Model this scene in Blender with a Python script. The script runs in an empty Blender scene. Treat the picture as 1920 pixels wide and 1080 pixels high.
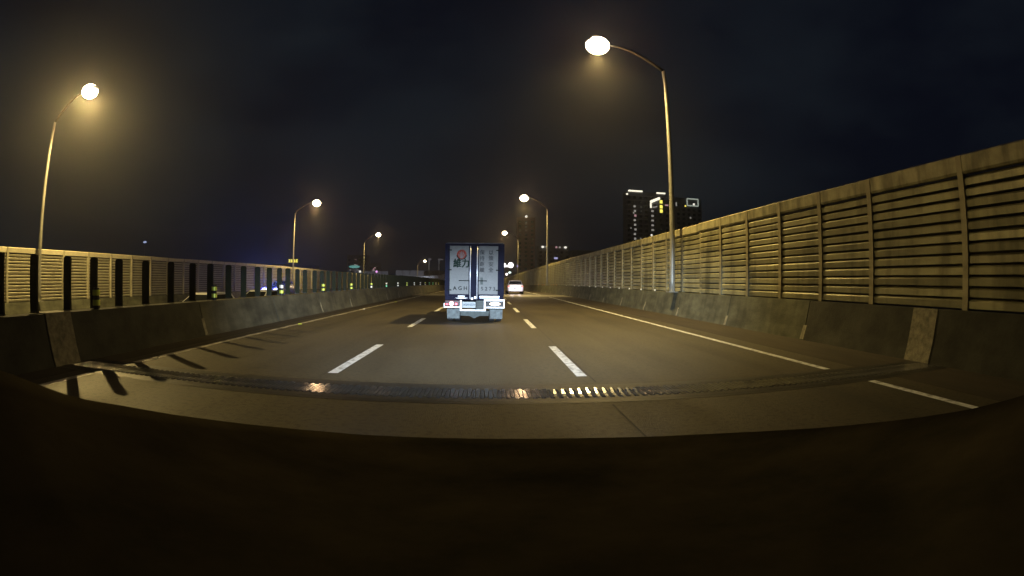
import bpy, bmesh, math, random
from mathutils import Vector, Matrix
R = math.radians
rnd = random.Random(7)
C = bpy.context.scene.collection
S = bpy.context.scene

# ------------------------------------------------------------------ camera (a real wide dash-cam lens: r = f * theta)
CAM_H = 1.32
yaw, pitch, roll = 0.0529, -0.0146, -0.0121
def cam_dir(v):
    x, y, z = v
    c, s = math.cos(roll), math.sin(roll); x, z = c*x + s*z, -s*x + c*z
    c, s = math.cos(pitch), math.sin(pitch); y, z = c*y - s*z, s*y + c*z
    c, s = math.cos(yaw), math.sin(yaw); x, y = c*x + s*y, -s*x + c*y
    return Vector((x, y, z))
cd = bpy.data.cameras.new('camera')
cam = bpy.data.objects.new('camera', cd); C.objects.link(cam); S.camera = cam
rx, fy, uz = cam_dir((1, 0, 0)), cam_dir((0, 1, 0)), cam_dir((0, 0, 1))
cam.matrix_world = Matrix(((rx.x, uz.x, -fy.x, 0), (rx.y, uz.y, -fy.y, 0), (rx.z, uz.z, -fy.z, CAM_H), (0, 0, 0, 1)))
cd.type = 'PANO'
cd.sensor_fit = 'HORIZONTAL'; cd.sensor_width = 36.0; cd.sensor_height = 20.25
pd = cd if hasattr(cd, 'panorama_type') else cd.cycles
pd.panorama_type = 'FISHEYE_LENS_POLYNOMIAL'
pd.fisheye_fov = R(175)
pd.fisheye_polynomial_k0 = 0.0
pd.fisheye_polynomial_k1 = -1.0/(878.5*36/1920)
pd.fisheye_polynomial_k2 = 0.0; pd.fisheye_polynomial_k3 = 0.0; pd.fisheye_polynomial_k4 = 0.0
cd.clip_start = 0.05; cd.clip_end = 3000

# ------------------------------------------------------------------ view, world (overcast city night sky)
S.view_settings.view_transform = 'Standard'; S.view_settings.look = 'None'
S.view_settings.exposure = 0; S.view_settings.gamma = 1
S.render.engine = 'CYCLES'
try:
    S.cycles.use_denoising = True; S.cycles.denoiser = 'OPENIMAGEDENOISE'
except Exception: pass
S.cycles.max_bounces = 6; S.cycles.volume_bounces = 0; S.cycles.sample_clamp_indirect = 3
w = bpy.data.worlds.new('World'); S.world = w; w.use_nodes = True
nt = w.node_tree; bg = nt.nodes['Background']
tc = nt.nodes.new('ShaderNodeTexCoord'); mp = nt.nodes.new('ShaderNodeMapping'); mp.inputs['Scale'].default_value = (1.1, 1.1, 2.4)
nz = nt.nodes.new('ShaderNodeTexNoise'); nz.inputs['Scale'].default_value = 1.7; nz.inputs['Detail'].default_value = 5; nz.inputs['Roughness'].default_value = .5
cr = nt.nodes.new('ShaderNodeValToRGB')
cr.color_ramp.elements[0].position = .38; cr.color_ramp.elements[0].color = (.0028, .0036, .0072, 1)
cr.color_ramp.elements[1].position = .66; cr.color_ramp.elements[1].color = (.0078, .0108, .0150, 1)
nt.links.new(tc.outputs['Generated'], mp.inputs[0]); nt.links.new(mp.outputs[0], nz.inputs['Vector'])
nt.links.new(nz.outputs['Fac'], cr.inputs[0]); nt.links.new(cr.outputs[0], bg.inputs[0]); bg.inputs[1].default_value = 1.0

# ------------------------------------------------------------------ helpers
def path(y):                       # the road swings gently left and dips in the distance
    a = max(0.0, y-30); b = max(0.0, y-35)
    return -a*a/4000.0, -b*b/7000.0
def W(x, y, z):
    dx, dz = path(y); return (x+dx, y, z+dz)
def head(y): return math.atan(max(0, y-30)/2000.0)

class MB:
    def __init__(s): s.v = []; s.f = []
    def add(s, vs, fs):
        n = len(s.v); s.v += [tuple(p) for p in vs]; s.f += [tuple(i+n for i in f) for f in fs]; return s
    def box(s, x0, x1, y0, y1, z0, z1):
        return s.add([(x0,y0,z0),(x1,y0,z0),(x1,y1,z0),(x0,y1,z0),(x0,y0,z1),(x1,y0,z1),(x1,y1,z1),(x0,y1,z1)],
                     [(3,2,1,0),(4,5,6,7),(0,1,5,4),(1,2,6,5),(2,3,7,6),(3,0,4,7)])
    def prof(s, pts, y0, y1, ys=None):   # xz profile (counter-clockwise seen from -y) swept along y
        ys = ys or [y0, y1]; n = len(pts)
        vs = [(p[0], y, p[1]) for y in ys for p in pts]; fs = []
        for k in range(len(ys)-1):
            for i in range(n):
                j = (i+1) % n; a = k*n
                fs.append((a+i, a+n+i, a+n+j, a+j))
        fs.append(tuple(range(n))); fs.append(tuple(reversed([(len(ys)-1)*n+i for i in range(n)])))
        return s.add(vs, fs)
    def tube(s, pts, rs, n=10, cap=True):
        vs = []; fs = []; pts = [Vector(p) for p in pts]
        if not isinstance(rs, (list, tuple)): rs = [rs]*len(pts)
        for i, p in enumerate(pts):
            t = (pts[min(i+1, len(pts)-1)] - pts[max(i-1, 0)]).normalized()
            a = t.cross(Vector((0, 1, 0)) if abs(t.y) < .9 else Vector((1, 0, 0))).normalized(); b = t.cross(a)
            for k in range(n):
                q = 2*math.pi*k/n; vs.append(p + (a*math.cos(q)+b*math.sin(q))*rs[i])
        for i in range(len(pts)-1):
            for k in range(n):
                fs.append((i*n+k, i*n+(k+1) % n, (i+1)*n+(k+1) % n, (i+1)*n+k))
        if cap: fs.append(tuple(reversed(range(n)))); fs.append(tuple((len(pts)-1)*n+k for k in range(n)))
        return s.add(vs, fs)
    def cyl(s, c, axis, r, h, n=20):
        c = Vector(c); d = {'x': Vector((1,0,0)), 'y': Vector((0,1,0)), 'z': Vector((0,0,1))}[axis]
        return s.tube([c-d*h/2, c+d*h/2], r, n)
    def ell(s, c, rx, ry, rz, n=16, m=10):
        vs = []; fs = []
        for i in range(m+1):
            a = math.pi*i/m
            for k in range(n):
                b = 2*math.pi*k/n; vs.append((c[0]+rx*math.sin(a)*math.cos(b), c[1]+ry*math.sin(a)*math.sin(b), c[2]+rz*math.cos(a)))
        for i in range(m):
            for k in range(n):
                fs.append((i*n+k, (i+1)*n+k, (i+1)*n+(k+1) % n, i*n+(k+1) % n))
        return s.add(vs, fs)
    def warp(s): s.v = [W(*p) for p in s.v]; return s
    def mesh(s, name, mat=None, smooth=False, bevel=0):
        me = bpy.data.meshes.new(name); me.from_pydata(s.v, [], s.f)
        bm = bmesh.new(); bm.from_mesh(me)
        bmesh.ops.remove_doubles(bm, verts=bm.verts, dist=1e-5)
        bmesh.ops.recalc_face_normals(bm, faces=bm.faces)
        if bevel: bmesh.ops.bevel(bm, geom=[e for e in bm.edges if len(e.link_faces) == 2 and e.calc_face_angle(0) > .5], offset=bevel, segments=2, affect='EDGES', profile=.6)
        bm.to_mesh(me); bm.free()
        if mat: me.materials.append(mat)
        if smooth:
            for p in me.polygons: p.use_smooth = True
        return me
    def build(s, name, mat, parent=None, smooth=False, bevel=0, **kw):
        return link(name, s.mesh(name, mat, smooth, bevel), parent, **kw)
def tag(o, label=None, cat=None, group=None, kind=None):
    for k, v in (('label', label), ('category', cat), ('group', group), ('kind', kind)):
        if v: o[k] = v
    return o
def link(name, me, parent=None, loc=None, rotz=0, **kw):
    o = bpy.data.objects.new(name, me); C.objects.link(o)
    if parent: o.parent = parent
    if loc: o.location = loc
    if rotz: o.rotation_euler.z = rotz
    return tag(o, **kw)
def empty(name, loc=(0,0,0), rotz=0, label=None, cat=None, group=None):
    return link(name, None, None, loc, rotz, label=label, cat=cat, group=group)
def smooth_by_angle(o, a=40):
    me = o.data
    for p in me.polygons: p.use_smooth = True
    bm = bmesh.new(); bm.from_mesh(me)
    for e in bm.edges:
        if len(e.link_faces) == 2 and e.calc_face_angle(0) > R(a): e.smooth = False
    bm.to_mesh(me); bm.free()

# ------------------------------------------------------------------ materials
def mat(name, col, rough=.6, metal=0, var=0, scale=3, bump=0, bscale=40, col2=None, emis=None, es=0, spec=.5, rvar=0, stretch=None, coat=0, ior=None):
    m = bpy.data.materials.new(name); m.use_nodes = True; t = m.node_tree; b = t.nodes['Principled BSDF']
    b.inputs['Base Color'].default_value = (*col, 1); b.inputs['Roughness'].default_value = rough; b.inputs['Metallic'].default_value = metal
    b.inputs['Specular IOR Level'].default_value = spec; b.inputs['Coat Weight'].default_value = coat
    if ior: b.inputs['IOR'].default_value = ior
    if emis: b.inputs['Emission Color'].default_value = (*emis, 1); b.inputs['Emission Strength'].default_value = es
    if var or bump or rvar or col2:
        tc = t.nodes.new('ShaderNodeTexCoord'); mp = t.nodes.new('ShaderNodeMapping'); t.links.new(tc.outputs['Object'], mp.inputs[0])
        if stretch: mp.inputs['Scale'].default_value = stretch
    if var or col2 or rvar:
        n = t.nodes.new('ShaderNodeTexNoise'); n.inputs['Scale'].default_value = scale; n.inputs['Detail'].default_value = 7; n.inputs['Roughness'].default_value = .62
        t.links.new(mp.outputs[0], n.inputs['Vector'])
    if var or col2:
        r = t.nodes.new('ShaderNodeValToRGB'); r.color_ramp.elements[0].position = .33; r.color_ramp.elements[1].position = .68
        c2 = col2 or tuple(c*(1-var) for c in col); c1 = col if col2 else tuple(min(1, c*(1+var)) for c in col)
        r.color_ramp.elements[0].color = (*c2, 1); r.color_ramp.elements[1].color = (*c1, 1)
        t.links.new(n.outputs['Fac'], r.inputs[0]); t.links.new(r.outputs[0], b.inputs['Base Color'])
    if rvar:
        q = t.nodes.new('ShaderNodeMapRange'); q.inputs['From Min'].default_value = .3; q.inputs['From Max'].default_value = .7
        q.inputs['To Min'].default_value = rough-rvar; q.inputs['To Max'].default_value = rough+rvar
        t.links.new(n.outputs['Fac'], q.inputs[0]); t.links.new(q.outputs[0], b.inputs['Roughness'])
    if bump:
        n2 = t.nodes.new('ShaderNodeTexNoise'); n2.inputs['Scale'].default_value = bscale; n2.inputs['Detail'].default_value = 4
        t.links.new(mp.outputs[0], n2.inputs['Vector'])
        bu = t.nodes.new('ShaderNodeBump'); bu.inputs['Strength'].default_value = bump; bu.inputs['Distance'].default_value = .01
        t.links.new(n2.outputs['Fac'], bu.inputs['Height']); t.links.new(bu.outputs[0], b.inputs['Normal'])
    return m
M = {}
M['asphalt'] = mat('asphalt', (.068,.057,.033), .66, var=.22, scale=1.1, bump=.55, bscale=70, rvar=.08, stretch=(1,.28,1))
M['asphalt_far'] = mat('asphalt_opposite', (.07,.066,.06), .7, var=.15, scale=1.3, bump=.4, bscale=60)
M['seam'] = mat('seam_tar', (.012,.011,.01), .7)
M['patch'] = mat('pale_road', (.36,.33,.25), .45, var=.15, scale=2, bump=.2)
M['paint'] = mat('road_paint', (.82,.85,.87), .5, var=.12, scale=9, bump=.3, bscale=60)
M['paint_edge'] = mat('road_paint_worn', (.62,.58,.50), .55, var=.25, scale=7, bump=.3, bscale=60)
M['steel'] = mat('joint_steel', (.17,.17,.165), .17, metal=.7, var=.6, scale=6, rvar=.06)
M['joint_plate'] = mat('joint_plate', (.035,.035,.033), .5, metal=.3, var=.4, scale=4)
M['steel_glint'] = mat('glint_steel', (.30,.31,.32), .22, metal=.9)  # brighter steel for the teeth shaped to glint
M['rubber'] = mat('joint_rubber', (.02,.02,.019), .5, var=.3, scale=8, bump=.2)
M['concrete'] = mat('parapet_concrete', (.085,.088,.058), .88, var=.45, scale=1.6, bump=.5, bscale=18, stretch=(1,.6,1.6))
M['concrete_median'] = mat('median_concrete', (.062,.060,.040), .88, var=.5, scale=1.3, bump=.5, bscale=18, stretch=(1,.6,1.6))
M['concrete_pale'] = mat('pale_mortar', (.20,.185,.125), .75, var=.45, scale=9, bump=.4, bscale=30)
M['louvre'] = mat('louvre_paint', (.30,.285,.165), .42, metal=.25, var=.22, scale=2.2, bump=.12, bscale=12, rvar=.08, stretch=(1,.5,1))
M['louvre_back'] = mat('barrier_back', (.09,.078,.045), .8, var=.3, scale=3)
M['louvre_post'] = mat('barrier_post', (.27,.245,.15), .5, metal=.2, var=.22, scale=3)
M['louvre_cap'] = mat('barrier_cap', (.38,.355,.21), .5, metal=.15, var=.25, scale=2.5)
M['louvre_left'] = mat('louvre_paint_far', (.42,.40,.29), .5, metal=.1, var=.15, scale=2)
M['cap_left'] = mat('barrier_cap_far', (.62,.58,.42), .45, var=.1)
M['glare'] = mat('glare_post_green', (.018,.021,.011), .8, spec=.15, var=.3, scale=6)
M['galv'] = mat('galvanised_pole', (.33,.33,.29), .42, metal=.35, var=.2, scale=6, stretch=(1,1,.25), bump=.05)
M['arm'] = mat('lamp_arm_dimmed', (.06,.058,.05), .7, var=.2, scale=5, spec=.2)  # arm coloured darker than the pole to hide lamp light falling on it
M['lamp_body'] = mat('lamp_housing', (.20,.20,.20), .5, metal=.3)
M['dark'] = mat('dark_plastic', (.012,.012,.013), .6)
M['black'] = mat('tyre_rubber', (.016,.016,.016), .85, bump=.3, bscale=60)
M['hood'] = mat('bonnet_paint', (.066,.055,.033), .55, col2=(.026,.024,.017), scale=2.6, rvar=.08, ior=1.0)
M['dash'] = mat('dashboard', (.034,.029,.022), .9, var=.3, scale=9, ior=1.0)
def emit(name, col, s): return mat(name, (.02,.02,.02), .5, emis=col, es=s)
M['refl_y'] = mat('reflector_yellow', (.75,.85,.10), .40, metal=.35, spec=1)
M['refl_w'] = mat('reflector_white', (.95,.93,.80), .40, metal=.35, spec=1)
M['refl_g'] = mat('reflector_green', (.20,.80,.45), .40, metal=.35, spec=1)
M['refl_o'] = mat('reflector_orange', (.90,.30,.08), .40, metal=.35, spec=1)
M['refl_r'] = mat('reflector_red', (.80,.05,.06), .35, metal=.8)

def vary(m, amt):                  # each sheet has weathered a little differently
    t = m.node_tree; b = t.nodes['Principled BSDF']; src = b.inputs['Base Color'].links[0].from_socket
    oi = t.nodes.new('ShaderNodeObjectInfo'); mr = t.nodes.new('ShaderNodeMapRange'); mr.inputs['To Min'].default_value = 1-amt; mr.inputs['To Max'].default_value = 1+amt
    h = t.nodes.new('ShaderNodeHueSaturation'); t.links.new(oi.outputs['Random'], mr.inputs[0]); t.links.new(mr.outputs[0], h.inputs['Value']); t.links.new(src, h.inputs['Color']); t.links.new(h.outputs[0], b.inputs['Base Color'])
def grime(m, scale, stretch, lo, amount):   # dirt streaks with a shape of their own
    t = m.node_tree; b = t.nodes['Principled BSDF']; src = b.inputs['Base Color'].links[0].from_socket
    g = t.nodes.new('ShaderNodeNewGeometry'); mp = t.nodes.new('ShaderNodeMapping'); mp.inputs['Scale'].default_value = stretch; t.links.new(g.outputs['Position'], mp.inputs[0])
    n = t.nodes.new('ShaderNodeTexNoise'); n.inputs['Scale'].default_value = scale; n.inputs['Detail'].default_value = 5; t.links.new(mp.outputs[0], n.inputs['Vector'])
    r_ = t.nodes.new('ShaderNodeValToRGB'); r_.color_ramp.elements[0].position = lo; r_.color_ramp.elements[1].position = lo+.18; r_.color_ramp.elements[0].color = (1-amount,)*3+(1,); r_.color_ramp.elements[1].color = (1,1,1,1)
    mx = t.nodes.new('ShaderNodeMix'); mx.data_type = 'RGBA'; mx.blend_type = 'MULTIPLY'; mx.inputs[0].default_value = 1
    t.links.new(n.outputs['Fac'], r_.inputs[0]); t.links.new(src, mx.inputs[6]); t.links.new(r_.outputs[0], mx.inputs[7]); t.links.new(mx.outputs[2], b.inputs['Base Color'])
vary(M['louvre'], .28); vary(M['louvre_post'], .2); vary(M['louvre_cap'], .2); vary(M['concrete'], .15); vary(M['cap_left'], .12)
grime(M['louvre'], 2.2, (1,1.2,.25), .36, .45); grime(M['louvre_cap'], 2.5, (1,1.6,.3), .38, .45); grime(M['concrete'], 2.2, (1,1.4,.35), .36, .32); grime(M['concrete_median'], 2.2, (1,1.4,.35), .36, .32)
grime(M['asphalt'], 1.0, (1.5,.035,1), .36, .30)     # long wheel-track stains
grime(M['asphalt'], 15, (1,1,1), .33, .50)           # dark specks of aggregate
grime(M['asphalt'], .35, (1,.6,1), .34, .22)         # broad patches
grime(M['paint'], 9, (1,1,1), .34, .5); grime(M['paint_edge'], 5, (1,.5,1), .42, .6)
# ------------------------------------------------------------------ ground and roads
def ribbon(name, x0, x1, y0, y1, z, m, step=4.0, nx=1, **kw):
    b = MB(); n = max(1, int(math.ceil((y1-y0)/step))); ys = [y0+(y1-y0)*i/n for i in range(n+1)]
    vs = [W(x0+(x1-x0)*k/nx, y, z) for y in ys for k in range(nx+1)]
    fs = [(i*(nx+1)+k, i*(nx+1)+k+1, (i+1)*(nx+1)+k+1, (i+1)*(nx+1)+k) for i in range(n) for k in range(nx)]
    return b.add(vs, fs).build(name, m, **kw)
gm = mat('city_ground', (.02,.02,.018), .9, var=.4, scale=.05)
MB().add([(-1500,-300,-12),(1500,-300,-12),(1500,2200,-12),(-1500,2200,-12)], [(0,1,2,3)]).build('ground', gm, kind='structure')
ribbon('road', -6.72, 7.9, -30, 250, 0, M['asphalt'], kind='structure')
ribbon('opposite_road', -24.6, -7.3, -30, 250, -.75, M['asphalt_far'], kind='structure')
# the deck edges below the roads
MB().prof([(-6.75,-.02),(8.6,-.02),(8.6,-1.6),(-6.75,-1.6)], -30, 250, [-30]+list(range(0,251,10))).warp().build('bridge_deck', M['concrete'], kind='structure')

M['gutter'] = mat('gutter_dirt', (.040,.031,.019), .85, var=.3, scale=2.5, bump=.5, bscale=40, stretch=(1,.2,1))
ribbon('road_gutter', 5.95, 7.60, -30, 250, .0025, M['gutter'], kind='structure')
ribbon('road_gutter', -6.60, -5.95, -30, 250, .0025, M['gutter'], kind='structure')
# lane markings
def mark(name, x, y0, y1, wd, m):
    return ribbon(name, x-wd/2, x+wd/2, y0, y1, .004, m, step=3, kind='structure')
for k in range(-2, 25):
    y = 6.3 + 6.75*k
    if y < -12: continue
    mark('lane_dash', -2.18, y, y+3.05, .15, M['paint'])
    mark('lane_dash', 1.33, y+.05, y+3.1, .15, M['paint'])
for (a, b) in ((-12, 4.86), (5.9, 40.2), (46, 220)):
    mark('edge_line', -5.57, a, b, .15, M['paint_edge'])
    mark('edge_line', 5.33, a, b, .15, M['paint'])
ribbon('road_seam', 1.352, 1.372, -12, 4.80, .0045, M['seam'], kind='structure')
ribbon('road_seam', 1.43, 1.448, 5.95, 60, .0045, M['seam'], kind='structure')
for k in range(3):
    mark('lane_dash', -12.5, 8+10*k, 12+10*k, .15, M['paint']); mark('lane_dash', -16.5, 8+10*k, 12+10*k, .15, M['paint'])
# paler strip across the road in the distance, round the next joint
ribbon('pale_strip', -6.5, 7.55, 40.3, 45.8, .006, M['patch'], kind='structure')

# expansion joint: toothed steel comb in a rubber bed
ej = empty('expansion_joint', (0, 5.36, 0), 0, 'toothed steel expansion joint running across all lanes in the foreground', 'expansion joint')
MB().add([(-6.5,-.46,.0034),(7.56,-.46,.0034),(7.56,.46,.0034),(-6.5,.46,.0034)], [(0,1,2,3)]).build('rubber_bed', M['rubber'], ej)
for nm, a, c in (('front_plate', -.36, -.25), ('rear_plate', .25, .36)):
    MB().add([(-6.5,a-.03,.0042),(7.56,a-.03,.0042),(7.56,a,.007),(-6.5,a,.007),(7.56,c,.007),(-6.5,c,.007),(7.56,c+.03,.0042),(-6.5,c+.03,.0042)], [(0,1,2,3),(3,2,4,5),(5,4,6,7)]).build(nm, M['joint_plate'], ej)
fm = {}
for s in (1, -1):
    vs = [(-.030, -s*.245, 0), (.030, -s*.245, 0), (.017, s*.19, 0), (-.017, s*.19, 0)]
    fm[s] = MB().add(vs+[(x*.85, y*.96, .005) for x, y, _ in vs], [(3,2,1,0),(4,5,6,7),(0,1,5,4),(1,2,6,5),(2,3,7,6),(3,0,4,7)]).mesh('finger', M['steel'])
# a few teeth given raised slopes to imitate a bright lamp glint
fb = MB().add([(-.026,-.20,0),(.026,-.20,0),(.020,.12,0),(-.020,.12,0),(-.024,-.08,.012),(.024,-.08,.012),(.016,.085,.050),(-.016,.085,.050)],
    [(3,2,1,0),(4,5,6,7),(0,1,5,4),(1,2,6,5),(2,3,7,6),(3,0,4,7)]).mesh('glint_finger', M['steel_glint'])
k = 0; x = -6.4
while x < 7.5:
    if k % 2 == 0 and .72 < x < 1.85:
        o = link('glint_finger', fb, ej, (x, 0, .004)); q = 1-abs(x-1.3)/.8; o.scale = (.8, .55+.35*q, .55+.45*q)
    else:
        o = link('finger', fm[1 if k % 2 else -1], ej, (x, 0, .004+rnd.uniform(0, .002)))
        o.rotation_euler = (rnd.uniform(-.006,.006), rnd.uniform(-.012,.012), 0)
    x += .050; k += 1

M['concrete_dimmed'] = mat('dimmed_concrete', (.038,.038,.029), .9, var=.5, scale=1.4, bump=.5, bscale=18)  # darker colour for the near segments, standing in for dim light there
# ------------------------------------------------------------------ right parapet
pr = empty('parapet', (0,0,0), 0, 'right hand concrete parapet below the tall louvred noise barrier', 'parapet')
PJ = [-12, -7.5, -3.0, 1.2, 5.42] + [9.45+4.12*i for i in range(40)]
prof_r = [(7.57,0),(7.66,.30),(7.80,.95),(8.42,.95),(8.42,-.3),(7.57,-.3)]
for i in range(len(PJ)-1):
    a, c = PJ[i]+.012, PJ[i+1]-.012
    if PJ[i] == 5.42: a = 6.02
    MB().prof([(px, pz+(.004 if i % 2 and pz > .9 else 0)) for px, pz in prof_r], a, c, [a, (a+c)/2, c]).warp().build('barrier_segment', M['concrete_dimmed'] if a < 9 else M['concrete'], pr)
MB().prof([(7.55,0),(7.64,.31),(7.78,.955),(7.84,.955),(7.70,.31),(7.62,0)], 5.41, 6.03).build('joint_cover', M['concrete_pale'], pr)
for y in PJ[5:24]:
    h = rnd.uniform(.30,.5)
    MB().prof([(7.562,0.02),(7.652,.302),(7.652+h*.2-.05,h),(7.70,h),(7.70,.02)], y-rnd.uniform(.05,.09), y+rnd.uniform(.05,.09)).warp().build('mortar_joint', M['concrete_pale'], pr)
rm = MB().tube([(0,0,0),(0,0,.075)], .034, 10).mesh('reflector', M['refl_w'])
rmo = MB().tube([(0,0,0),(0,0,.075)], .034, 10).mesh('reflector', M['refl_o'])
for i in range(26):
    y = 21+2.06*i
    if rnd.random() < .25: continue
    link('reflector', rmo if y > 46 else rm, pr, (W(7.86, y, .952)))

# ------------------------------------------------------------------ right noise barrier
nb = empty('noise_barrier', (0,0,0), 0, 'tall yellow lit louvred noise barrier standing on the right hand parapet', 'noise barrier')
posts = [-8.3,-6.5,-4.7,-2.9,-1.1,.7,2.4,4.86,7.4]
while posts[-1] < 168: posts.append(posts[-1]+1.8)
FX, ZB, ZT, NS = 7.97, .955, 3.63, 12
pitch_s = (3.27-ZB-.03)/NS
def slat_profile(x, z, h):        # a folded sheet blade: drip lip below, face, ledge on top
    return [(x+.034, z+.016), (x+.004, z), (x, z+h*.70), (x+.030, z+h*.86), (x+.080, z+h*.93), (x+.084, z+h*.90), (x+.034, z+h*.66)]
slat_meshes = {}
def slat_mesh(L):
    k = round(L, 2)
    if k not in slat_meshes:
        slat_meshes[k] = MB().prof(slat_profile(0, 0, pitch_s*.88), -L/2, L/2).mesh('slat', M['louvre'])
    return slat_meshes[k]
far = MB(); cnt = 0
for i in range(len(posts)-1):
    y0, y1 = posts[i], posts[i+1]
    off = .10 if y0 > 16.3 else 0
    ym = (y0+y1)/2; L = y1-y0-.13
    gap = 16.3 < y0 < 17.6
    MB().box(FX-.055+off, FX+.10+off, y0-.065, y0+.065, ZB, ZT-.03+rnd.uniform(-.01,.01)).warp().build('post', M['louvre_post'], nb, bevel=0)
    if gap: y0 += .0
    MB().box(FX+.085+off, FX+.10+off, y0+.066, y1-.066, ZB+.02, 3.27).warp().build('back_panel', M['louvre_back'], nb)
    dz = rnd.uniform(-.008,.008)
    MB().prof([(FX-.02+off,3.285),(FX-.045+off,3.33),(FX-.045+off,ZT-.03+dz),(FX-.01+off,ZT+dz),(FX+.11+off,ZT+dz),(FX+.11+off,3.285)], y0+.01, y1-.01).warp().build('cap_panel', M['louvre_cap'], nb)
    for j in range(NS):
        z = ZB+.035+pitch_s*j
        if 0 < ym and cnt < 300 and i >= 6:
            o = link('slat', slat_mesh(L), nb, W(FX-.02+off+rnd.uniform(-.006,.006), ym, z), head(ym))
            o.rotation_euler.x = rnd.uniform(-.0025,.0025)+(path(ym+.5)[1]-path(ym-.5)[1]); o.rotation_euler.y = rnd.uniform(-.06,.06); cnt += 1
        else:
            far.prof(slat_profile(FX-.02+off, z, pitch_s*.88), ym-L/2, ym+L/2)
far.warp().build('slat_rows', M['louvre'], nb, kind='stuff')

# ------------------------------------------------------------------ median barrier with anti-glare posts
md = empty('median_barrier', (0,0,0), 0, 'dark concrete median barrier on the left carrying the row of green posts', 'concrete barrier')
MJ = [-12,-7.6,-3.4,.75,4.86]+[9.5+4.15*i for i in range(36)]
prof_m = [(-6.50,0),(-6.58,.25),(-6.72,.78),(-7.10,.78),(-7.22,.2),(-7.3,-.76),(-6.50,-.3)]
for i in range(len(MJ)-1):
    a, c = MJ[i]+.012, MJ[i+1]-.012
    if MJ[i] == 4.86: a = 5.41
    MB().prof(prof_m, a, c, [a, (a+c)/2, c]).warp().build('barrier_segment', M['concrete_dimmed'] if a < 9 else M['concrete_median'], md)
MB().prof([(-6.48,0),(-6.56,.255),(-6.70,.795),(-7.12,.795),(-7.2,.2),(-7.2,0)], 4.85, 5.42).build('joint_cover', M['concrete_pale'], md)
for k_, y in enumerate(MJ[5:16]):
    if k_ % 3 == 1: continue
    MB().prof([(-6.496,.02),(-6.575,.252),(-6.575-.04,.40),(-6.68,.40),(-6.66,.02)], y-.05, y+.06).warp().build('mortar_joint', M['concrete_pale'], md)
gf = empty('glare_fence', (0,0,0), 0, 'row of dark green anti glare posts along the top of the median barrier', 'fence')
gp = MB().prof([(-.085,0),(.085,0),(.085,.84),(.072,.872),(.045,.888),(-.045,.888),(-.072,.872),(-.085,.84)], -.022, .022).mesh('post', M['glare'], bevel=.006)
gbp = MB().box(-.07,.07,-.05,.05,0,.02).mesh('foot_plate', M['dark'])
PY = [1.03*q for q in (-1.0,-.3,.4,1.1,1.8,2.5,3.2,3.93,4.63,5.33,6.0,6.66,7.5,8.38,9.21,10.0,10.86,11.71,12.55,13.35,14.1,14.79,15.63,16.35,17.35)]
y = 18.7
while y < 130: PY.append(y); y += .82
for y in PY:
    o = link('post', gp, gf, W(-6.90, y+rnd.uniform(-.03,.03), .795), R(12)+rnd.uniform(-.08,.08))
    o.scale.z = rnd.uniform(.98,1.01)
    link('foot_plate', gbp, o)

# delineators: dark stub with two reflective bands
names = ['nearest the camera','second from the near end','third from the near end','fourth from the near end','fifth from the near end','sixth from the near end','seventh from the near end','eighth from the near end','ninth from the near end','tenth from the near end','eleventh from the near end','twelfth from the near end','thirteenth from the near end','fourteenth from the near end','fifteenth from the near end','farthest of the row']
st = MB().tube([(0,0,0),(0,0,.37)], [.062,.058], 14).mesh('stub', M['dark'], smooth=False)
bands = {c: MB().tube([(0,0,0),(0,0,.095)], .072, 16).mesh('band', M['refl_'+c]) for c in 'ywg'}
cols = ['yy','yy','wy','yy','yy','yw','wg','ww','yy','ww','ww','yw','gg','gg','ww','yw']
for i in range(16):
    y = 6.12+4.13*i
    t = empty('delineator', W(-6.66 if i else -6.66, y, .79), 0, 'delineator with %s bands on the median, %s' % ({'yy':'yellow','wy':'white and yellow','yw':'yellow and white','ww':'white','wg':'white and green','gg':'green'}[cols[i]], names[i]), 'delineator', 'reflective delineators along the median barrier')
    t.location.x -= .09
    link('stub', st, t)
    link('band', bands[cols[i][0]], t, (0,0,.235)); link('band', bands[cols[i][1]], t, (0,0,.065))

# raised pavement markers beside the left edge line
cm = MB().add([(-.06,-.05,0),(.06,-.05,0),(.06,.05,0),(-.06,.05,0),(-.045,-.015,.022),(.045,-.015,.022),(.045,.015,.022),(-.045,.015,.022)],
              [(3,2,1,0),(4,5,6,7),(0,1,5,4),(1,2,6,5),(2,3,7,6),(3,0,4,7)])
cme = {c: cm.mesh('road_stud', M['refl_'+c]) for c in 'yw'}
for i, (y, c, l) in enumerate(((6.35,'w','beside the expansion joint'),(13.0,'y','second along the line'),(20.4,'w','third along the line'),(27.8,'y','fourth along the line'),(35.2,'w','farthest one in view'))):
    link('road_stud', cme[c], None, W(-5.50, y, .005), .35, label='small %s raised road stud on the left edge line, %s' % ({'w':'white','y':'yellow'}[c], l), cat='road stud', group='road studs on the left edge line')

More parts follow.
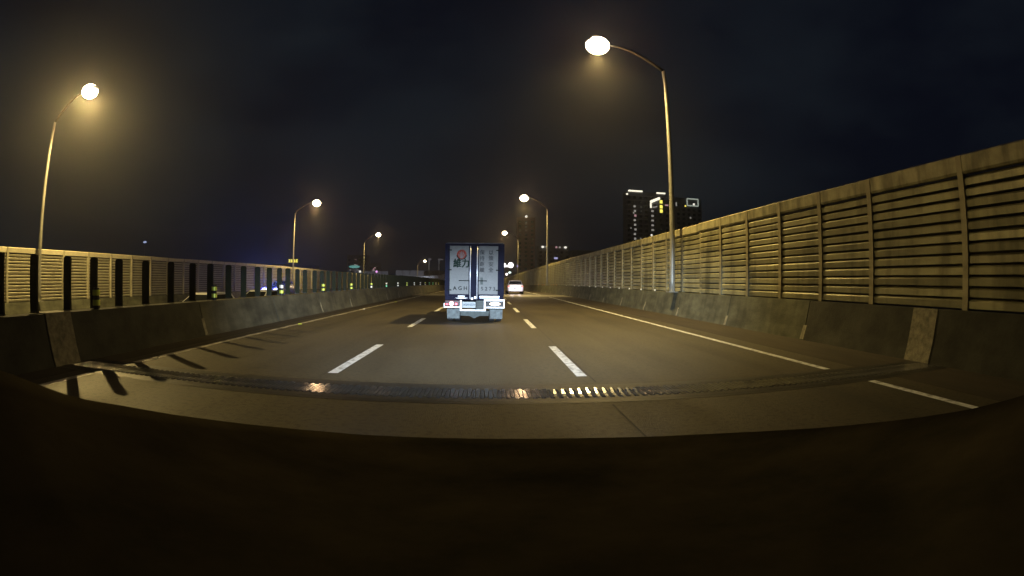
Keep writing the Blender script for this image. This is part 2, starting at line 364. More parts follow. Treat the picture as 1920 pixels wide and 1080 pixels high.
# ------------------------------------------------------------------ opposite side: parapet and noise barrier
po = empty('parapet', (0,0,0), 0, 'low concrete parapet at the far side of the opposite carriageway', 'parapet')
MB().prof([(-24.6,-.75),(-24.72,-.3),(-24.8,.05),(-25.3,.05),(-25.3,-1.6),(-24.6,-1.6)], -12, 200, [-12]+list(range(0,201,8))).warp().build('barrier_wall', M['concrete'], po)
nf = empty('noise_barrier', (0,0,0), 0, 'pale louvred noise barrier beyond the opposite carriageway, left behind the green posts', 'noise barrier')
ys = [4+2.22*i for i in range(80)]
zt = 2.90; far = MB(); npitch = (2.62-.10)/14
for i in range(len(ys)-1):
    y0, y1 = ys[i], ys[i+1]; ym = (y0+y1)/2
    MB().box(-24.98,-24.82,y0-.07,y0+.07,.05,zt-.02).warp().build('post', M['louvre_left'], nf)
    MB().box(-25.02,-25.0,y0+.075,y1-.075,.08,2.62).warp().build('back_panel', M['louvre_back'], nf)
    MB().prof([(-24.86,2.63),(-25.02,2.63),(-25.02,zt),(-24.90,zt),(-24.84,zt-.03)], y0+.01, y1-.01).warp().build('cap_panel', M['cap_left'], nf)
    for j in range(14):
        z = .10+npitch*j
        far.prof([(-24.90,z),(-24.88,z+npitch*.50),(-24.96,z+npitch*.70),(-24.99,z+npitch*.67),(-24.93,z)], y0+.075, y1-.075)
far.warp().build('slat_rows', M['louvre_left'], nf, kind='stuff')

# ------------------------------------------------------------------ street lamps (lit)
LAMPC = (1.0, .72, .24)
lens_m = emit('lamp_glow', (1.0,.80,.50), 22)
def street_lamp(x, y, z0, ztop, tip, label, group, power=2600, cone=140, blend=.5, tilt=(0,0), warm=LAMPC, lit=True):
    bx, by, bz = W(x, y, z0)
    t = empty('street_lamp', (bx, by, bz), 0, label, 'street lamp', group)
    h = ztop-z0; dx = tip[0]-x; dz = tip[1]-ztop
    MB().box(-.2,.2,-.2,.2,0,.03).box(-.05,.05,-.19,-.11,.03,.06).build('base_plate', M['galv'], t, bevel=.005)
    pts = [(0,0,.02),(0,0,.5),(0,0,h*.5),(0,0,h*.92),(dx*.015,0,h*.985)]
    MB().tube(pts, [.125,.118,.10,.083,.078], 16).build('pole', M['galv'], t, smooth=True)
    ap = []
    for k in range(9):
        q = k/8; ap.append((dx*(.015+.80*q), 0, h*.985+(dz+h*.015)*math.sin(q*math.pi/2)))
    MB().tube(ap, [.076-.034*k/8 for k in range(9)], 12).build('arm', M['arm'], t, smooth=True)
    hd = MB(); cx = dx; cz = h+dz
    hd.ell((cx, 0, cz+.08), .56, .40, .16); hd.tube([(ap[-1][0], 0, ap[-1][2]), (cx-math.copysign(.38,dx), 0, cz+.05)], [.05,.07], 10)
    head_o = hd.build('lamp_head', M['lamp_body'], t, smooth=True)
    if lit:
        MB().ell((cx, 0, cz-.07), .53, .48, .40).build('diffuser', lens_m, head_o, smooth=True)
        ld = bpy.data.lights.new('lamp_light', 'SPOT'); ld.energy = power*LP; ld.color = warm; ld.spot_size = R(cone); ld.spot_blend = blend; ld.shadow_soft_size = .12
        lo = bpy.data.objects.new('lamp_light', ld); C.objects.link(lo); lo.parent = t
        lo.location = (cx, 0, cz-.52); lo.rotation_euler = (R(tilt[0]), R(tilt[1]), 0)
        pl_ = bpy.data.lights.new('lamp_spill', 'POINT'); pl_.energy = power*.17; pl_.color = (1.0,.52,.22); pl_.shadow_soft_size = .1
        po_ = bpy.data.objects.new('lamp_spill', pl_); C.objects.link(po_); po_.parent = t; po_.location = (cx, 0, cz-.50)
    return t
LP = 2.5
GR = 'street lamps along the right parapet'; GL = 'street lamps beyond the opposite carriageway'
street_lamp(7.62, 18.3, .95, 10.9, (4.58, 11.75), 'tall lit street lamp nearest on the right, arm reaching over the lanes', GR, 3000, cone=142, blend=.75, tilt=(6,0))
street_lamp(7.62, 58.0, .95, 10.7, (4.65, 11.9), 'second lit street lamp along the right parapet, above the white car', GR, 3400)
street_lamp(7.62, 98.5, .95, 10.9, (4.70, 12.1), 'third lit street lamp along the right parapet, just right of the truck', GR, 2600)
street_lamp(7.62, 138.5, .95, 10.9, (4.70, 12.0), 'farthest street lamp pole on the right, beside the truck', GR, 2600)
street_lamp(-24.5, 17.3, .05, 10.1, (-21.5, 11.25), 'nearest lit street lamp on the far left, leaning over the opposite road', GL, 3900, cone=150, blend=.5, tilt=(-8,-8))
street_lamp(-24.5, 56.0, .05, 9.9, (-21.5, 11.0), 'second lit street lamp on the left beyond the green posts', GL, 3600)
street_lamp(-24.5, 94.4, .05, 9.6, (-21.5, 11.1), 'third lit street lamp on the left, smaller and left of the truck', GL, 2600)
street_lamp(-22.6, 196, .05, 11.6, (-19.5, 13.1), 'tiny farthest lit street lamp just left of the truck', GL, 2000)

# ------------------------------------------------------------------ box truck
TX, TY = -.41, 14.9
tr = empty('box_truck', (TX, TY, 0), 0, 'small box truck driving ahead in the middle lane with lettered rear doors', 'truck')
tm = dict(
 box=mat('truck_box_side', (.05,.05,.07), .5, var=.1),
 navy=mat('truck_frame_navy', (.006,.007,.020), .6, var=.25, scale=5, spec=.05),
 door=mat('truck_door', (.074,.078,.079), .55, metal=.0, var=.30, scale=3.5, bump=.08, bscale=9, rvar=.06),
 rod=mat('truck_lock_rod', (.80,.82,.90), .35, metal=.5),
 white=mat('truck_bumper_white', (.92,.94,.98), .35, var=.08),
 ink=mat('truck_lettering', (.010,.012,.012), .6, ior=1.0),
 inkg=mat('truck_lettering_green', (.006,.018,.013), .6, ior=1.0),
 inkp=mat('truck_lettering_faded', (.035,.036,.04), .6, ior=1.0),
 red=mat('truck_logo_red', (.20,.045,.035), .6, ior=1.0, var=.3, scale=30),
 flap=mat('mud_flap', (.06,.078,.08), .6, var=.6, scale=9),
 under=mat('underbody', (.045,.058,.056), .7, var=.3, scale=7),
 housing=mat('tail_light_housing', (.035,.003,.006), .4, spec=.2),
 glowr=emit('tail_light_glow', (1.0,.42,.50), 4.5),
 gloww=emit('tail_light_glow_pale', (1.0,.80,.62), 5),
 plate=mat('number_plate', (.30,.33,.34), .5, spec=.2), plateink=mat('plate_ink', (.008,.03,.07), .6, ior=1.0),
 blue=mat('sill_blue', (.03,.07,.45), .35), glass=mat('cab_glass', (.01,.012,.015), .1))
hw, hz0, hz1 = .945, .86, 2.50
# body panels (rear frame is separate so that the doors sit inside it)
MB().box(-hw+.01, hw-.01, .05, 3.1, hz0, hz1-.01).build('cargo_box', tm['box'], tr, bevel=.02)
MB().box(-hw, -.80, 0, .08, hz0-.02, hz1).box(.75, hw, 0, .08, hz0-.02, hz1).box(-.80, .75, 0, .08, 2.435, hz1).box(-.80,.75,0,.08,hz0-.02,.885).build('rear_frame', tm['navy'], tr, bevel=.008)
MB().box(-.9,.9,-.012,.03,hz1+.002,hz1+.022).build('roof_edge', tm['box'], tr)
MB().box(-.18,.13,.0,.05,.886,2.434).build('door_gap_strip', tm['navy'], tr)
def door(x0, x1, hinge_side, rod_x, handle):
    d = MB().box(x0, x1, -.004, .05, .895, 2.425).build('door', tm['door'], tr, bevel=.006)
    MB().tube([(rod_x,-.03,.74),(rod_x,-.03,2.42)], .017, 8).build('lock_rod', tm['rod'], d, smooth=True)
    for z in (.93,1.32,1.85,2.38): MB().box(rod_x-.035, rod_x+.035, -.035, -.002, z-.018, z+.018).build('rod_bracket', tm['ink'], d)
    for z in (1.02,1.66,2.29):
        MB().box(hinge_side-.07, hinge_side+.07, -.02, -.004, z-.018, z+.018).build('hinge', tm['ink'], d, bevel=.003)
    a, c = handle; MB().box(a, c, -.04, -.015, 1.305, 1.33).build('handle', tm['ink'], d, bevel=.004)
    return d
dl = door(-.795, -.185, -.80, -.135, (-.50,-.14)); dr = door(.135, .745, .75, .085, (.09,.40))
MB().box(.19,.27,-.03,-.006,1.20,1.42).build('latch_plate', tm['under'], dr, bevel=.006)
# logo: dark rimmed red disc with pale leaf strokes
lg = MB().cyl((-.415,-.0075,2.15),'y',.155,.006,32).build('emblem', tm['red'], dl)
b = MB()
for a, l in ((-.105,.13),(-.055,.19),(0,.22),(.055,.19),(.105,.13)):
    b.add([(-.415+a*.25-.008,-.0125,2.03),(-.415+a*.25+.008,-.0125,2.03),(-.415+a+.014,-.0125,2.03+l),(-.415+a-.014,-.0125,2.03+l)],[(0,1,2,3)])
b.build('emblem_stripes', tm['door'], lg)
b = MB()
for k in range(24):
    a0, a1 = math.pi*(1.05+.9*k/24), math.pi*(1.05+.9*(k+1)/24)
    q = lambda a, r: (-.415+r*math.cos(a), -.0118, 2.15+r*math.sin(a))
    b.add([q(a0,.140), q(a0,.166), q(a1,.166), q(a1,.140)], [(0,1,2,3)])
b.build('emblem_rim', tm['ink'], lg)
def text_bold(parent, s, size, m, loc, weight, sx=1):
    cu = bpy.data.curves.new('lettering', 'FONT'); cu.body = s; cu.size = size; cu.align_x = 'CENTER'; cu.align_y = 'CENTER'; cu.extrude = .0015; cu.resolution_u = 2
    o = bpy.data.objects.new('lettering', cu); C.objects.link(o)
    me = bpy.data.meshes.new_from_object(o.evaluated_get(bpy.context.evaluated_depsgraph_get())); me.materials.clear(); me.materials.append(m)
    bpy.data.objects.remove(o); bpy.data.curves.remove(cu)
    if weight:
        b_ = bmesh.new(); b_.from_mesh(me); g0 = list(b_.verts)+list(b_.edges)+list(b_.faces)
        for q_, (ddx, ddz) in enumerate(((weight, 0), (-weight, 0), (0, weight))):
            d_ = bmesh.ops.duplicate(b_, geom=g0); bmesh.ops.translate(b_, verts=[v for v in d_['geom'] if isinstance(v, bmesh.types.BMVert)], vec=(ddx, ddz, .0008*(q_+1)))
        b_.to_mesh(me); b_.free()
    p = link('lettering', me, parent, loc); p.rotation_euler = (R(90),0,0); p.scale.x = sx
    return p
text_bold(dl, '維力', .30, tm['inkg'], (-.42,-.0065,1.85), .011, .88)
text_bold(dl, 'A G H', .17, tm['ink'], (-.45,-.0065,1.07), .003, 1.0)
text_bold(dr, '5 2 7 3', .165, tm['inkp'], (.44,-.0065,1.06), .003, 1.0)
for col, xx in (('保持距離', .235), ('以策安全', .52)):
    for i, ch in enumerate(col):
        text_bold(dr, ch, .165, tm['inkp'], (xx,-.0065,2.21-.185*i), .003)
# sill with reflective strips
MB().box(-.93,.93,-.02,.10,.70,.838).build('sill', tm['navy'], tr, bevel=.01)
MB().box(-.52,-.30,-.034,-.021,.815,.838).build('reflective_strip', tm['white'], tr)
MB().add([(-.62,-.03,.765),(-.40,-.03,.745),(-.2,-.03,.765),(-.4,-.03,.785)],[(0,1,2,3)]).build('reflective_strip', tm['white'], tr)
MB().box(.17,.80,-.034,-.021,.81,.838).build('reflective_strip', tm['white'], tr)
MB().box(.17,.80,-.034,-.021,.755,.80).build('blue_strip', tm['blue'], tr)
MB().box(-.10,-.04,-.045,-.02,.72,.78).build('lock_bracket', tm['white'], tr); MB().box(.0,.06,-.045,-.02,.75,.82).build('lock_bracket', tm['white'], tr)
# bumper: white pipe frame
b = MB()
b.box(-.965,-.45,-.075,-.035,.455,.495).box(.37,.965,-.075,-.035,.455,.50).box(.37,.965,-.075,-.035,.68,.735)
b.box(.925,.965,-.075,-.035,.501,.679)
b.box(-.965,-.935,-.075,-.035,.496,.60)
b.box(-.449,-.39,-.078,-.03,.36,.70).box(.31,.369,-.078,-.03,.36,.735).box(-.389,.309,-.075,-.035,.36,.405)
b.build('bumper', tm['white'], tr, bevel=.006)
MB().box(-.93,-.47,-.03,.0,.51,.69).build('tail_light_panel', tm['housing'], tr, bevel=.01)
MB().box(.40,.91,-.03,.0,.505,.675).build('tail_light_panel', M['dark'], tr, bevel=.01)
MB().cyl((-.72,-.045,.59),'y',.072,.03,20).build('tail_light', tm['glowr'], tr)
MB().ell((.66,-.04,.59),.17,.02,.055).build('tail_light', tm['gloww'], tr, smooth=True)
MB().box(-.90,-.83,-.045,-.031,.55,.585).build('side_reflector', M['refl_r'], tr); MB().box(-.60,-.54,-.045,-.031,.55,.60).build('side_reflector', M['refl_r'], tr)
pl = MB().box(-.375,.045,-.05,-.035,.455,.65).build('number_plate', tm['plate'], tr, bevel=.006)
text_bold(pl, 'AGH-5273', .095, tm['plateink'], (-.165,-.0525,.555), .002, .86)
MB().box(.065,.29,-.03,-.01,.42,.69).build('step_plate', tm['under'], tr)
for z in (.46,.54,.62): MB().box(.075,.28,-.042,-.031,z-.008,z+.008).build('step_bar', M['dark'], tr)
for x in (-.885,.495):
    MB().add([(x,.20,.40),(x+.42,.20,.40),(x+.41,.17,.10),(x+.01,.17,.10),(x,.215,.40),(x+.42,.215,.40),(x+.41,.185,.10),(x+.01,.185,.10)],[(0,1,2,3),(7,6,5,4),(0,4,5,1),(1,5,6,2),(2,6,7,3),(3,7,4,0)]).build('mud_flap', tm['flap'], tr)
MB().prof([(-.45,.355),(.48,.355),(.46,.20),(.16,.19),(.0,.115),(-.16,.19),(-.44,.20)], .10, .14).build('splash_guard', tm['under'], tr)
def wheel(x, y, r, wd, parent, rimm):
    w_ = MB().tube([(x-wd/2,y,r),(x-wd/2+.02,y,r),(x+wd/2-.02,y,r),(x+wd/2,y,r)], [r-.025,r,r,r-.025], 28).build('wheel', M['black'], parent)
    smooth_by_angle(w_)
    MB().cyl((x,y,r),'x',r*.6,wd+.01,20).build('rim', rimm, w_)
for x in (-.80,-.56,.56,.80): wheel(x, .62, .30, .19, tr, tm['under'])
for x in (-.76,.76): wheel(x, 3.7, .30, .2, tr, tm['under'])
MB().tube([(-.7,.62,.30),(-.12,.62,.30),(0,.62,.33),(.12,.62,.30),(.7,.62,.30)], [.05,.06,.12,.06,.05], 12).build('rear_axle', M['dark'], tr)
MB().box(-.42,-.34,.2,4.2,.44,.60).box(.34,.42,.2,4.2,.44,.60).box(-.34,.34,.5,.6,.46,.58).build('chassis', M['dark'], tr)
MB().prof([(-.88,.42),(.88,.42),(.90,.95),(.90,1.35),(.80,1.92),(-.80,1.92),(-.90,1.35),(-.90,.95)], 3.2, 4.75).build('cab', tm['box'], tr, bevel=.04)
MB().box(-.72,.72,4.752,4.762,1.25,1.78).build('windscreen', tm['glass'], tr)

# ------------------------------------------------------------------ passenger cars
def car(name_label, x, y, z, rotz, body_col, group, front_lit=False, cat='car', tall=0, rear_glow=True, tail_fill_on=False):
    t = empty('car', (x, y, z), rotz, name_label, cat, group)
    bm_ = mat('car_paint', body_col, .28, metal=.1, coat=.6, var=.03)
    gl = mat('car_glass', (.01,.012,.014), .08); tr_ = mat('car_trim', (.02,.02,.02), .6)
    # stations along the length (rear at 0, nose at 4.4): half width, sill z, belt z
    stn = [(0.0,.70,.34,.80),(.05,.80,.30,.93),(.35,.87,.27,.98),(1.0,.90,.24,.97),(2.2,.90,.24,.95),(3.1,.89,.24,.93),(3.8,.86,.26,.84),(4.25,.78,.30,.72),(4.38,.66,.36,.60)]
    b = MB(); n = 10; vs = []
    for (yy, hw_, s_, bl) in stn:
        bl += tall*.5
        ring = [(-hw_*.93,s_),(-hw_,s_+.12),(-hw_,(s_+bl)*.55),(-hw_*.97,bl-.06),(-hw_*.86,bl),(hw_*.86,bl),(hw_*.97,bl-.06),(hw_,(s_+bl)*.55),(hw_,s_+.12),(hw_*.93,s_)]
        vs += [(px, yy, pz) for px, pz in ring]
    fs = [(i*n+k, i*n+(k+1) % n, (i+1)*n+(k+1) % n, (i+1)*n+k) for i in range(len(stn)-1) for k in range(n)]
    fs += [tuple(reversed(range(n))), tuple((len(stn)-1)*n+k for k in range(n))]
    bo = b.add(vs, fs).build('body', bm_, t, bevel=.015); smooth_by_angle(bo, 35)
    # cabin: pillars + roof as a tapered shell, windows set 3 mm proud
    def cab(inset, zr, name, m_, y0, y1, y2, y3, hb, ht, zb):
        return MB().add([(-hb,y0,zb),(hb,y0,zb),(hb,y3,zb),(-hb,y3,zb),(-ht,y1,zr),(ht,y1,zr),(ht,y2,zr),(-ht,y2,zr)],
            [(0,1,5,4),(1,2,6,5),(2,3,7,6),(3,0,4,7),(4,5,6,7),(3,2,1,0)]).build(name, m_, t, bevel=.05)
    zr = 1.42+tall; zb = .94+tall*.5
    ca = cab(0, zr, 'cabin', bm_, .25, .62, 2.3, 3.15, .78, .60, zb); smooth_by_angle(ca, 30)
    def lerp(q): return (.78+(.60-.78)*q, .25+.37*q, zb+(zr-zb)*q, 3.15-.85*q)
    w0, r0, z0_, f0 = lerp(.16); w1, r1, z1_, f1 = lerp(.84)
    e = .006
    MB().add([(-w0+.07,r0-e,z0_),(w0-.07,r0-e,z0_),(w1-.06,r1-e,z1_),(-w1+.06,r1-e,z1_)],[(0,1,2,3)]).build('rear_window', gl, t)
    MB().add([(-w0+.07,f0+e,z0_),(w0-.07,f0+e,z0_),(w1-.06,f1+e,z1_),(-w1+.06,f1+e,z1_)],[(0,1,2,3)]).build('windscreen', gl, t)
    for s in (-1, 1):
        MB().add([(s*(w0+e),r0+.25,z0_),(s*(w0+e),f0-.3,z0_),(s*(w1+e),f1-.15,z1_),(s*(w1+e),r1+.15,z1_)],[(0,1,2,3)]).build('side_window', gl, t)
        MB().ell((s*.66,.03,.80+tall*.3),.16,.06,.075).build('tail_light', (emit('car_tail_glow',(1,.25,.2),1.6) if rear_glow else M['refl_r']), t, smooth=True)
        MB().ell((s*.62,4.26 if not front_lit else 4.38,.62+tall*.4+(.18 if front_lit else 0)),.17 if not front_lit else .36,.10,.085 if not front_lit else .26).build('headlight', (emit('headlight_glow',(.62,.68,1.0),9) if front_lit else mat('headlight_glass',(.6,.6,.62),.15)), t, smooth=True)
        if front_lit: MB().ell((s*.62,4.33,.80+tall*.4),.50,.06,.36).build('headlight_halo', emit('headlight_halo_glow',(.05,.05,1.0),2.2), t, smooth=True)  # glowing blue disc stands in for glare round the headlight
        MB().box(s*.90-.09,s*.90+.09,2.75,2.9,.98+tall*.5,1.08+tall*.5).build('wing_mirror', tr_, t, bevel=.02)
        for yy in (.78,3.45): wheel(s*.78, yy, .31, .2, t, tr_)
    if tail_fill_on:  # point lights added behind the car to whiten its tail
        for s in (-.35, .35):
            ld = bpy.data.lights.new('tail_fill', 'POINT'); ld.energy = 26; ld.color = (1,.86,.95); ld.shadow_soft_size = .05
            lo = bpy.data.objects.new('tail_fill', ld); C.objects.link(lo); lo.parent = t; lo.location = (s, -.55, .78)
    MB().box(-.74,.74,-.05,.10,.30,.50).build('bumper', tr_ if not rear_glow else bm_, t, bevel=.03)
    MB().box(-.24,.24,-.055,-.045,.55,.67).build('number_plate', tm['plate'], t)
    return t
car('white car driving ahead in the right lane, right beside the truck', 2.93, 48.4, W(0,48.4,0)[2], head(48), (.90,.88,.90), None, tail_fill_on=True)
car('oncoming vehicle with glaring blue white headlights behind the green posts', -19.7, 43.9, -.75, math.pi, (.30,.32,.36), 'oncoming cars', front_lit=True, tall=.45, rear_glow=False)
car('silver roofed oncoming car seen between green posts, nearer of the unlit pair', -13.0, 21.0, -.75, math.pi, (.62,.64,.68), 'oncoming cars', rear_glow=False)
car('silver roofed oncoming car seen between green posts, farther of the unlit pair', -13.2, 27.2, -.75, math.pi, (.55,.58,.62), 'oncoming cars', rear_glow=False)
for (x, y, z) in ((-19.6, 39.2, .25),):
    ld = bpy.data.lights.new('oncoming_headlight', 'SPOT'); ld.energy = 3600; ld.color = (.16,.22,1); ld.spot_size = R(34); ld.spot_blend = .8; ld.shadow_soft_size = .1
    lo = bpy.data.objects.new('oncoming_headlight', ld); C.objects.link(lo); lo.location = (x, y, z); lo.rotation_euler = (R(88), 0, R(206))

# ------------------------------------------------------------------ the car the camera sits in: bonnet, scuttle, dashboard and its low beams
oc = empty('car', (0, 0, 0), 0, 'dark bonnet and dashboard of the car carrying the camera, lower edge of view', 'car')
rim = [(-1.02,-.45,1.19),(-1.0,-.1,1.19),(-.96,.25,1.185),(-0.913,0.471,1.171),(-0.91,0.513,1.155),(-0.908,0.557,1.137),(-0.904,0.601,1.117),(-0.9,0.647,1.096),(-0.894,0.694,1.075),(-0.888,0.744,1.056),(-0.88,0.795,1.039),(-0.87,0.848,1.022),(-0.858,0.902,1.003),(-0.844,0.957,0.984),(-0.827,1.013,0.964),(-0.807,1.069,0.945),(-0.783,1.125,0.926),(-0.756,1.18,0.907),(-0.724,1.232,0.889),(-0.688,1.282,0.872),(-0.647,1.327,0.857),(-0.603,1.368,0.842),(-0.554,1.404,0.83),(-0.502,1.434,0.819),(-0.448,1.459,0.809),(-0.391,1.479,0.802),(-0.333,1.494,0.797),(-0.274,1.505,0.793),(-0.214,1.512,0.791),(-0.154,1.516,0.789),(-0.094,1.519,0.789),(-0.034,1.52,0.788),(0.027,1.52,0.788),(0.087,1.52,0.788),(0.147,1.52,0.787),(0.208,1.519,0.787),(0.269,1.517,0.787),(0.33,1.512,0.787),(0.391,1.505,0.788),(0.452,1.494,0.79),(0.511,1.479,0.793),(0.569,1.459,0.798),(0.625,1.433,0.805),(0.677,1.402,0.814),(0.727,1.365,0.824),(0.772,1.323,0.836),(0.812,1.276,0.849),(0.848,1.225,0.863),(0.88,1.171,0.879),(0.908,1.116,0.895),(0.931,1.059,0.911),(0.951,1.001,0.929),(0.968,0.944,0.946),(0.982,0.887,0.964),(0.993,0.831,0.981),(1.003,0.777,0.998),(1.011,0.723,1.015),(1.017,0.672,1.032),(1.022,0.622,1.048),(1.026,0.573,1.065),(1.03,0.526,1.083),(1.032,0.481,1.1),(1.034,0.437,1.118),(1.036,0.394,1.136),(1.06,.15,1.16),(1.07,-.1,1.17),(1.07,-.45,1.17)]
n = len(rim); cx0 = .06; vs = []; rows = 12
for r_ in range(rows+1):
    q = r_/rows
    for (x, y, z) in rim:
        xx = cx0+(x-cx0)*(1-q*.9); yy = .15+(y-.15)*(1-q*.9)
        zz = z*(1-q)+q*1.0-.03*math.sin(math.pi*q)
        vs.append((xx, yy, zz))
fs = [(r_*n+k, r_*n+k+1, (r_+1)*n+k+1, (r_+1)*n+k) for r_ in range(rows) for k in range(n-1)]
base = len(vs)
for dd, dz_ in ((.03,-.035),(.05,-.10),(.06,-.30)):
    for (x, y, z) in rim:
        l = math.hypot(x-cx0, y); vs.append((x+(x-cx0)/l*dd, y+y/l*dd, z+dz_))
fs += [(k, base+k, base+k+1, k+1) for k in range(n-1)]
for j in range(2): fs += [(base+j*n+k, base+(j+1)*n+k, base+(j+1)*n+k+1, base+j*n+k+1) for k in range(n-1)]
MB().add(vs, fs).build('bonnet', M['hood'], oc, smooth=True)
MB().prof([(-1.0,.70),(1.1,.70),(1.1,.90),(.8,.94),(-.8,.94),(-1.0,.90)], -.3, .20).build('dashboard', M['dash'], oc, bevel=.02)
for x in (-.62,.66):
    ld = bpy.data.lights.new('low_beam', 'SPOT'); ld.energy = 9500; ld.color = (.70,.84,1.0); ld.spot_size = R(76); ld.spot_blend = .8; ld.shadow_soft_size = .009
    MB().box(x-.12,x+.12,1.58,1.72,.6315,.65).build('beam_shield_top', M['dark'], oc); MB().box(x-.12,x+.12,1.58,1.72,.57,.6065).build('beam_shield_low', M['dark'], oc)  # unseen plates added to cut the beam above and below
    lo = bpy.data.objects.new('low_beam', ld); C.objects.link(lo); lo.parent = oc; lo.location = (x, 1.60, .62); lo.rotation_euler = (R(89.8), 0, R(0))

# ------------------------------------------------------------------ distant city
dk = mat('tower_dark', (.22,.22,.24), .8, var=.3, scale=.1); dk2 = mat('tower_brown', (.35,.20,.18), .8); slab = mat('tower_slab', (.42,.40,.42), .8)
glz = mat('tower_glass', (.008,.010,.014), .15)
ew = emit('window_white', (1,.95,.82), 1.3); ewd = emit('window_dim', (.9,.85,.75), .35); ey = emit('window_yellow', (1,.85,.12), 1.6); ec = emit('crown_light', (1,.93,.72), 1.6); ep = emit('window_pink', (1,.55,.6), .5)
def tower(x0, x1, y, dep, top, label, zb=-12, fh=2.8, slabs=True, m_=None, group='dark towers on the horizon'):
    t = empty('tower_block', ((x0+x1)/2, y, zb), 0, label, 'tower', group); hw_ = (x1-x0)/2; H_ = top-zb
    MB().box(-hw_, hw_, 0, dep, 0, H_).build('wall', m_ or dk, t, bevel=.3)
    if slabs:
        z = fh
        k = 0
        while z < H_-2:
            MB().box(-hw_-.35, hw_+.35, -.9, -.002, z, z+.22).build('balcony', slab, t); z += fh; k += 1
    b = MB(); nx = max(3, int((x1-x0)/3.2))
    z = fh*.25
    while z < H_-3:
        for i in range(nx):
            xx = -hw_+(i+.5)*(2*hw_/nx); b.box(xx-.9, xx+.9, -.03, -.003, z+.4, z+1.9)
        z += fh
    b.build('window_grid', glz, t, kind='stuff')
    return t
def lit(t, x, z, w_, h_, m_, y=0, name='window'):
    cx_, zb_ = t.location.x, t.location.z; yy = t.location.y+y
    f = MB().box(x-cx_-w_/2-.15, x-cx_+w_/2+.15, y-.06, y-.035, z-zb_-h_/2-.15, z-zb_+h_/2+.15).build(name, slab, t)
    MB().box(x-cx_-w_/2, x-cx_+w_/2, y-.10, y-.061, z-zb_-h_/2, z-zb_+h_/2).build('pane', m_, f)
ta = tower(80.0, 105, 262, 7, 55, 'wide dark apartment tower with lit roof strips and a column of small windows')
for i in range(9): lit(ta, 84.9+(i % 3)*.2, 46.0-2.72*i, 1.3, 1.2, ep if i == 2 else ewd, y=-.95)
MB().box(-11.0,-2.3,-.5,.4,67.0,67.8).build('roof_light_strip', ec, ta)
MB().box(6.8,12.4,-.5,.4,66.6,67.4).build('roof_light_strip', ec, ta)
MB().box(-12.4,-11.4,-.6,.4,64.9,65.6).build('roof_light_strip', ec, ta)
tb = tower(93.0, 108.4, 254, 4, 49.6, 'nearer dark tower with glowing white roof frame and three yellow windows', slabs=False)
b = MB(); q = lambda px, pz: (px-100.7, pz+12)
def bar(m, a, c, r=.45): m.tube([(a[0],-.6,a[1]),(c[0],-.6,c[1])], r, 6)
b2 = MB(); bar(b2, q(92.2,47.8), q(97.9,50.3), .75); bar(b2, q(92.3,47.2), q(92.4,44.4), .5); b2.build('roof_frame_light', ec, tb)
b2 = MB(); bar(b2, q(93.5,44.6), q(96.3,45.4), .3); b2.build('roof_frame_light', ewd, tb)
for z in (48.3,45.4,42.9): lit(tb, 99.0, z, 1.7, 1.9, ey, y=0)
for i in range(5): lit(tb, 93.5, 42.6-2.75*i, 1.5, 1.0, ewd, y=0)
lit(tb, 102.5, 46.5, 2.2, .9, ep, y=0); lit(tb, 90.2+2.6, 28.6, 1.0, 1.1, ew)
for _ in range(7): lit(ta, rnd.uniform(82,104), rnd.uniform(22,50), .8, rnd.choice((.5,.9)), ewd, y=-.95)
tc_ = tower(111.6, 129.4, 262, 7, 53.2, 'rightmost dark tower with a lit square frame near its top', slabs=False)
b2 = MB()
for a, c in (((119.3,52.8),(126.8,52.8)),((119.3,52.8),(119.3,48.6)),((126.8,52.8),(126.8,48.6)),((119.3,48.6),(126.8,48.6))):
    b2.tube([(a[0]-120.5,-.4,a[1]+12),(c[0]-120.5,-.4,c[1]+12)], .38, 6)
b2.build('roof_frame_light', emit('frame_glow',(.8,.9,.75),.45), tc_)
lit(tc_, 124, 49.6, 1.2, 1.2, ew); lit(tc_, 112.0, 49.0, .9, 2.5, ewd); lit(tc_, 118.2, 48.2, 1, .8, ey); lit(tc_, 121.5, 41.2, .9, .9, ewd)
td = tower(19.0, 31, 305, 6, 43.4, 'dim reddish brown tower behind the third right lamp', slabs=False, m_=dk2)
MB().ell((0,0,55.9),.8,.8,.8).build('beacon', ew, td); lit(td, 24.8, 39.5, .7, .7, ewd)
lit(td, 24.8, 36.9, .5, .5, ewd)
te = tower(33, 54, 305, 12, 25.2, 'low dark block with a row of small roof lights behind the second right lamp pole', slabs=False, zb=-12)
for x, m_ in ((36,ew),(38.2,ewd),(45,ep),(51,ew),(47.3,ewd)): MB().ell((x-43.5,-.6,36.0),.95 if m_ is ew else .6,.5,.7).build('roof_light', m_, te, smooth=True)
lit(te, 44.8, 16.8, 2.4, 1.2, emit('violet_sign',(.6,.6,1),.8))
tf = tower(56, 75, 305, 12, 22.5, 'low unlit block left of the tower group', slabs=False)
tg = tower(-124, -100, 255, 12, 9.6, 'low dark block with a bright yellow sign, behind the left barrier', slabs=False)
sg = MB().box(-3.4,3.2,-.5,-.2,22.5,24.9).build('sign_board', M['dark'], tg)
for i in range(4):
    b = MB(); x = -2.5+1.6*i
    b.box(x-.58,x+.58,-.62,-.51,24.1,24.55).box(x-.58,x+.58,-.62,-.51,22.8,23.25).box(x-.22,x+.22,-.62,-.51,23.251,24.099)
    if i % 2: b.box(x-.58,x-.35,-.62,-.51,23.251,24.0)
    else: b.box(x+.35,x+.58,-.62,-.51,23.251,24.0)
    b.build('sign_character', ey, sg)
